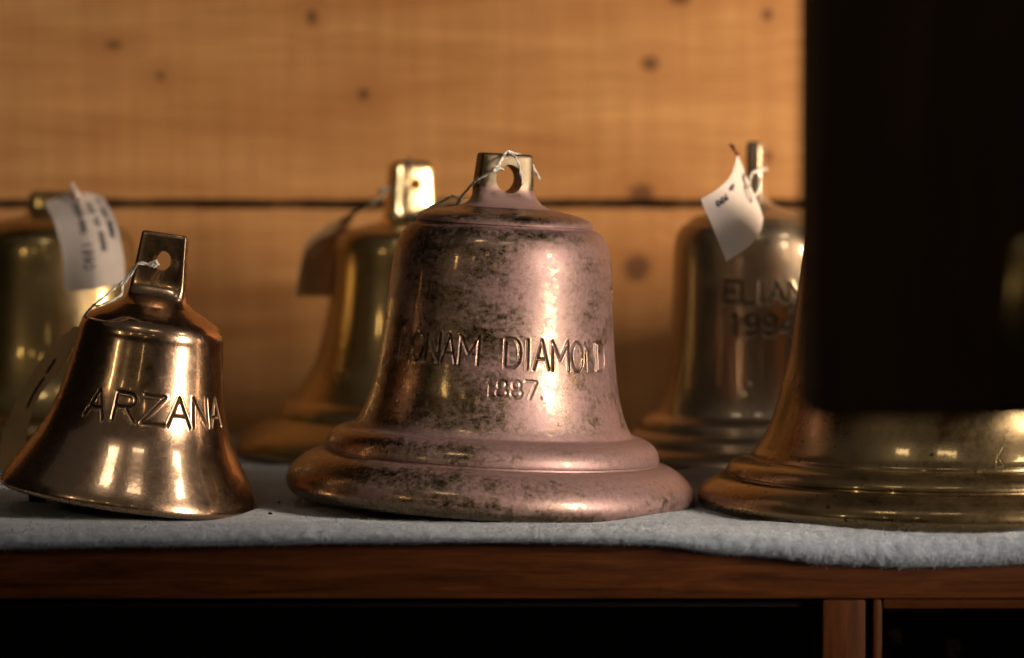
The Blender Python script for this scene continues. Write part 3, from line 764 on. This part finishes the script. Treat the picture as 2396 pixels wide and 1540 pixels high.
cord('string', [local(t1, [A(1752, 440, .105), A(1757, 412, .112), A(1768, 402, .13), A(1776, 418, .135), A(1774, 445, .125), A(1764, 462, .112)]),
                local(t1, [A(1768, 402, .13), A(1784, 397, .17), A(1792, 396, .21), A(1786, 394, .26)])], .0009, M['string'], t1)
cord('string_end', [local(t1, [A(1727, 364, .126), A(1720, 352, .13), A(1710, 338, .135)])], .0013, M['ring'], t1)
# c: brown tag behind the back bell
t2 = tag(empty('paper_tag', at(880, 490, .30)), 'brown shaded paper tag hanging at the left shoulder of the greenish bell', 'tag', 'paper tags tied to the bells')
sh = Sheet(local(t2, [A(690, 694, .335), A(730, 694, .345), A(790, 694, .365)]), local(t2, [A(738, 543, .34), A(766, 528, .342), A(800, 512, .345), A(830, 505, .345)]),
           local(t2, [A(690, 694, .335), A(701, 630, .334), A(716, 572, .336), A(738, 543, .34)]), local(t2, [A(790, 694, .365), A(786, 620, .37), A(800, 560, .37), A(830, 505, .345)]))
sh.mesh('sheet', M['kraft'], t2)
cord('string', [local(t2, [A(800, 515, .335), A(838, 492, .30), A(880, 470, .29), A(900, 452, .30), A(915, 436, .30)]), local(t2, [A(894, 462, .28), A(888, 448, .28), A(898, 440, .285), A(906, 446, .29)]),
                local(t2, [A(958, 424, .318), A(957, 398, .316), A(957, 376, .318), A(957, 371, .335)]), local(t2, [A(957, 432, .318), A(955, 470, .318), A(957, 502, .314)])], .0014, M['string_backlit'], t2)
# d: curled tag of the copper bell, seen from its edge
t3 = tag(empty('paper_tag', at(184, 762, .0)), 'brown curled paper tag seen edge on between the copper bell and the frame edge', 'tag', 'paper tags tied to the bells')
sh = Sheet(local(t3, [A(-4, 1100, .075), A(26, 1096, .07), A(58, 1090, .06)]), local(t3, [A(166, 772, .012), A(176, 764, .004), A(188, 766, -.004)]),
           local(t3, [A(-4, 1100, .075), A(4, 1020, .07), A(23, 973, .062), A(48, 918, .052), A(103, 832, .032), A(134, 792, .022), A(166, 772, .012)]),
           local(t3, [A(58, 1090, .06), A(60, 1032, .058), A(70, 982, .05), A(91, 928, .04), A(141, 859, .02), A(171, 811, .006), A(188, 766, -.004)]))
sh.mesh('sheet', M['kraft'], t3)
sh.ink('handwriting', [scribble((.66, .35), (0, 1), (.8, 0), .22, .14, 8), scribble((.62, .62), (0, 1), (.8, 0), .10, .12, 4)], .0004, M['ink'], t3)
cord('string', [local(t3, [A(372, 618, -.062), A(352, 622, -.066), A(330, 614, -.066), A(312, 626, -.062), A(290, 656, -.058), A(252, 688, -.064), A(222, 712, -.066), A(200, 735, -.052), A(186, 765, -.01)]),
                local(t3, [A(368, 610, -.062), A(345, 618, -.066), A(322, 618, -.067), A(308, 640, -.062), A(288, 668, -.062), A(284, 690, -.066), A(256, 705, -.070), A(224, 718, -.068)]),
                local(t3, [A(352, 622, -.067), A(362, 612, -.068), A(368, 618, -.068), A(358, 626, -.068)])], .0008, M['string'], t3)
# e: tag lying on the shoulder of the middle bell
t4 = tag(empty('paper_tag', at(1050, 488, .03)), 'dark backed paper tag lying on the left shoulder behind the eye of the pink bell', 'tag', 'paper tags tied to the bells')
sh = Sheet(local(t4, [A(972, 506, .045), A(1030, 506, .035), A(1116, 500, .03)]), local(t4, [A(1004, 482, .06), A(1040, 473, .055), A(1078, 468, .05), A(1122, 466, .05)]),
           local(t4, [A(972, 506, .045), A(988, 492, .052), A(1004, 482, .06)]), local(t4, [A(1116, 500, .03), A(1119, 483, .04), A(1122, 466, .05)]))
sh.mesh('sheet', M['kraft'], t4)
eyelet(sh, .55, .42, .0016, .0046, t4, M['ring'])
cord('string', [local(t4, [A(1263, 420, .012), A(1252, 400, .016), A(1243, 384, .014), A(1222, 365, .006), A(1203, 360, -.003), A(1187, 356, -.008), A(1171, 379, -.020), A(1164, 392, -.021), A(1155, 398, -.021), A(1127, 415, -.016), A(1111, 424, -.011), A(1092, 445, .005), A(1074, 465, .022), A(1067, 478, .030), A(1056, 489, .034)]),
                local(t4, [A(1190, 358, -.007), A(1204, 366, -.018), A(1214, 386, -.019), A(1220, 411, -.019), A(1224, 431, -.018)]),
                local(t4, [A(1066, 482, .028), A(1076, 470, .022), A(1070, 462, .022), A(1058, 459, .026), A(1040, 466, .03), A(1010, 482, .034), A(985, 496, .03), A(968, 503, .02)]),
                local(t4, [A(1168, 388, -.022), A(1160, 391, -.025), A(1153, 396, -.024), A(1160, 400, -.022), A(1168, 395, -.020), A(1178, 398, .0)])], .00085, M['string'], t4)

# ------------------------------------------------------------------ dark case hanging in front, right
YC = -.66
cx0, cz0 = at(1868, 500, YC + .09).x, at(2200, 982, YC).z
case = tag(empty('hanging_case', (cx0, YC, cz0)), 'nearly black wooden case hanging out of focus in front of the large brass bell', 'case')
bm_obj('body', box_bm(0, .19, 0, .09, 0, .42, .004, 3), M['ebony'], case)
p0 = at(2400, 760, YC - .01) - case.location
V, F = tube([Vector((p0.x, -.010, p0.z + z)) for z in np.linspace(-.036, .036, 14)], lambda t: .006 + .007*math.sin(t*math.pi), 20)
mesh_obj('brass_fitting', V, F, M['brass_dark'], case)

# ------------------------------------------------------------------ small things
blk = tag(bm_obj('block', box_bm(-.0048, .0048, -.006, .006, 0, .0085, .0018, 3), M['inside']), 'small dark block under the raised lip of the copper coloured bell', 'block')
blk.location = (at(88, 1180, .0).x, .0, 0.0005)
def inside_bell(px, py, Y, sc, label):
    s = (Y - CAM.y)/FPX*sc; z = at(px, py, Y).z
    b = make_bell('small_bell', (at(px, py, Y).x, Y, z - 540*s), 0, s, prof_b1, dict(angle=0, hole=(642, 11, 0), secs=[(66, 44, 572, 2.8), (58, 26, 610, 5.5), (46, 16, 690, 5)]), M['brass_old'])
    return tag(b, label, 'bell', 'bells behind the cabinet glass')
inside_bell(2092, 1520, .02, .32, 'dim brass bell just behind the glass beside the cabinet upright')
inside_bell(2230, 1550, .06, .36, 'dim brass bell lower down in the glazed cabinet, away from the upright')
for i, (px, py, Y, r, lab) in enumerate(((632, 1191, -.07, .0013, 'larger dark crumb on the felt between the copper and pink bells'), (653, 1166, .0, .0009, 'small dark crumb farther back on the felt near the pink bell lip'))):
    bm = bmesh.new(); bmesh.ops.create_icosphere(bm, subdivisions=2, radius=r)
    for v in bm.verts: v.co = v.co*(1 + rng.normal(0, .15)); v.co.z *= .7
    o = tag(bm_obj('crumb', bm, M['inside']), lab, 'crumb', 'dark crumbs on the felt'); p = at(px, py, Y); o.location = (p.x, Y, r*.6)
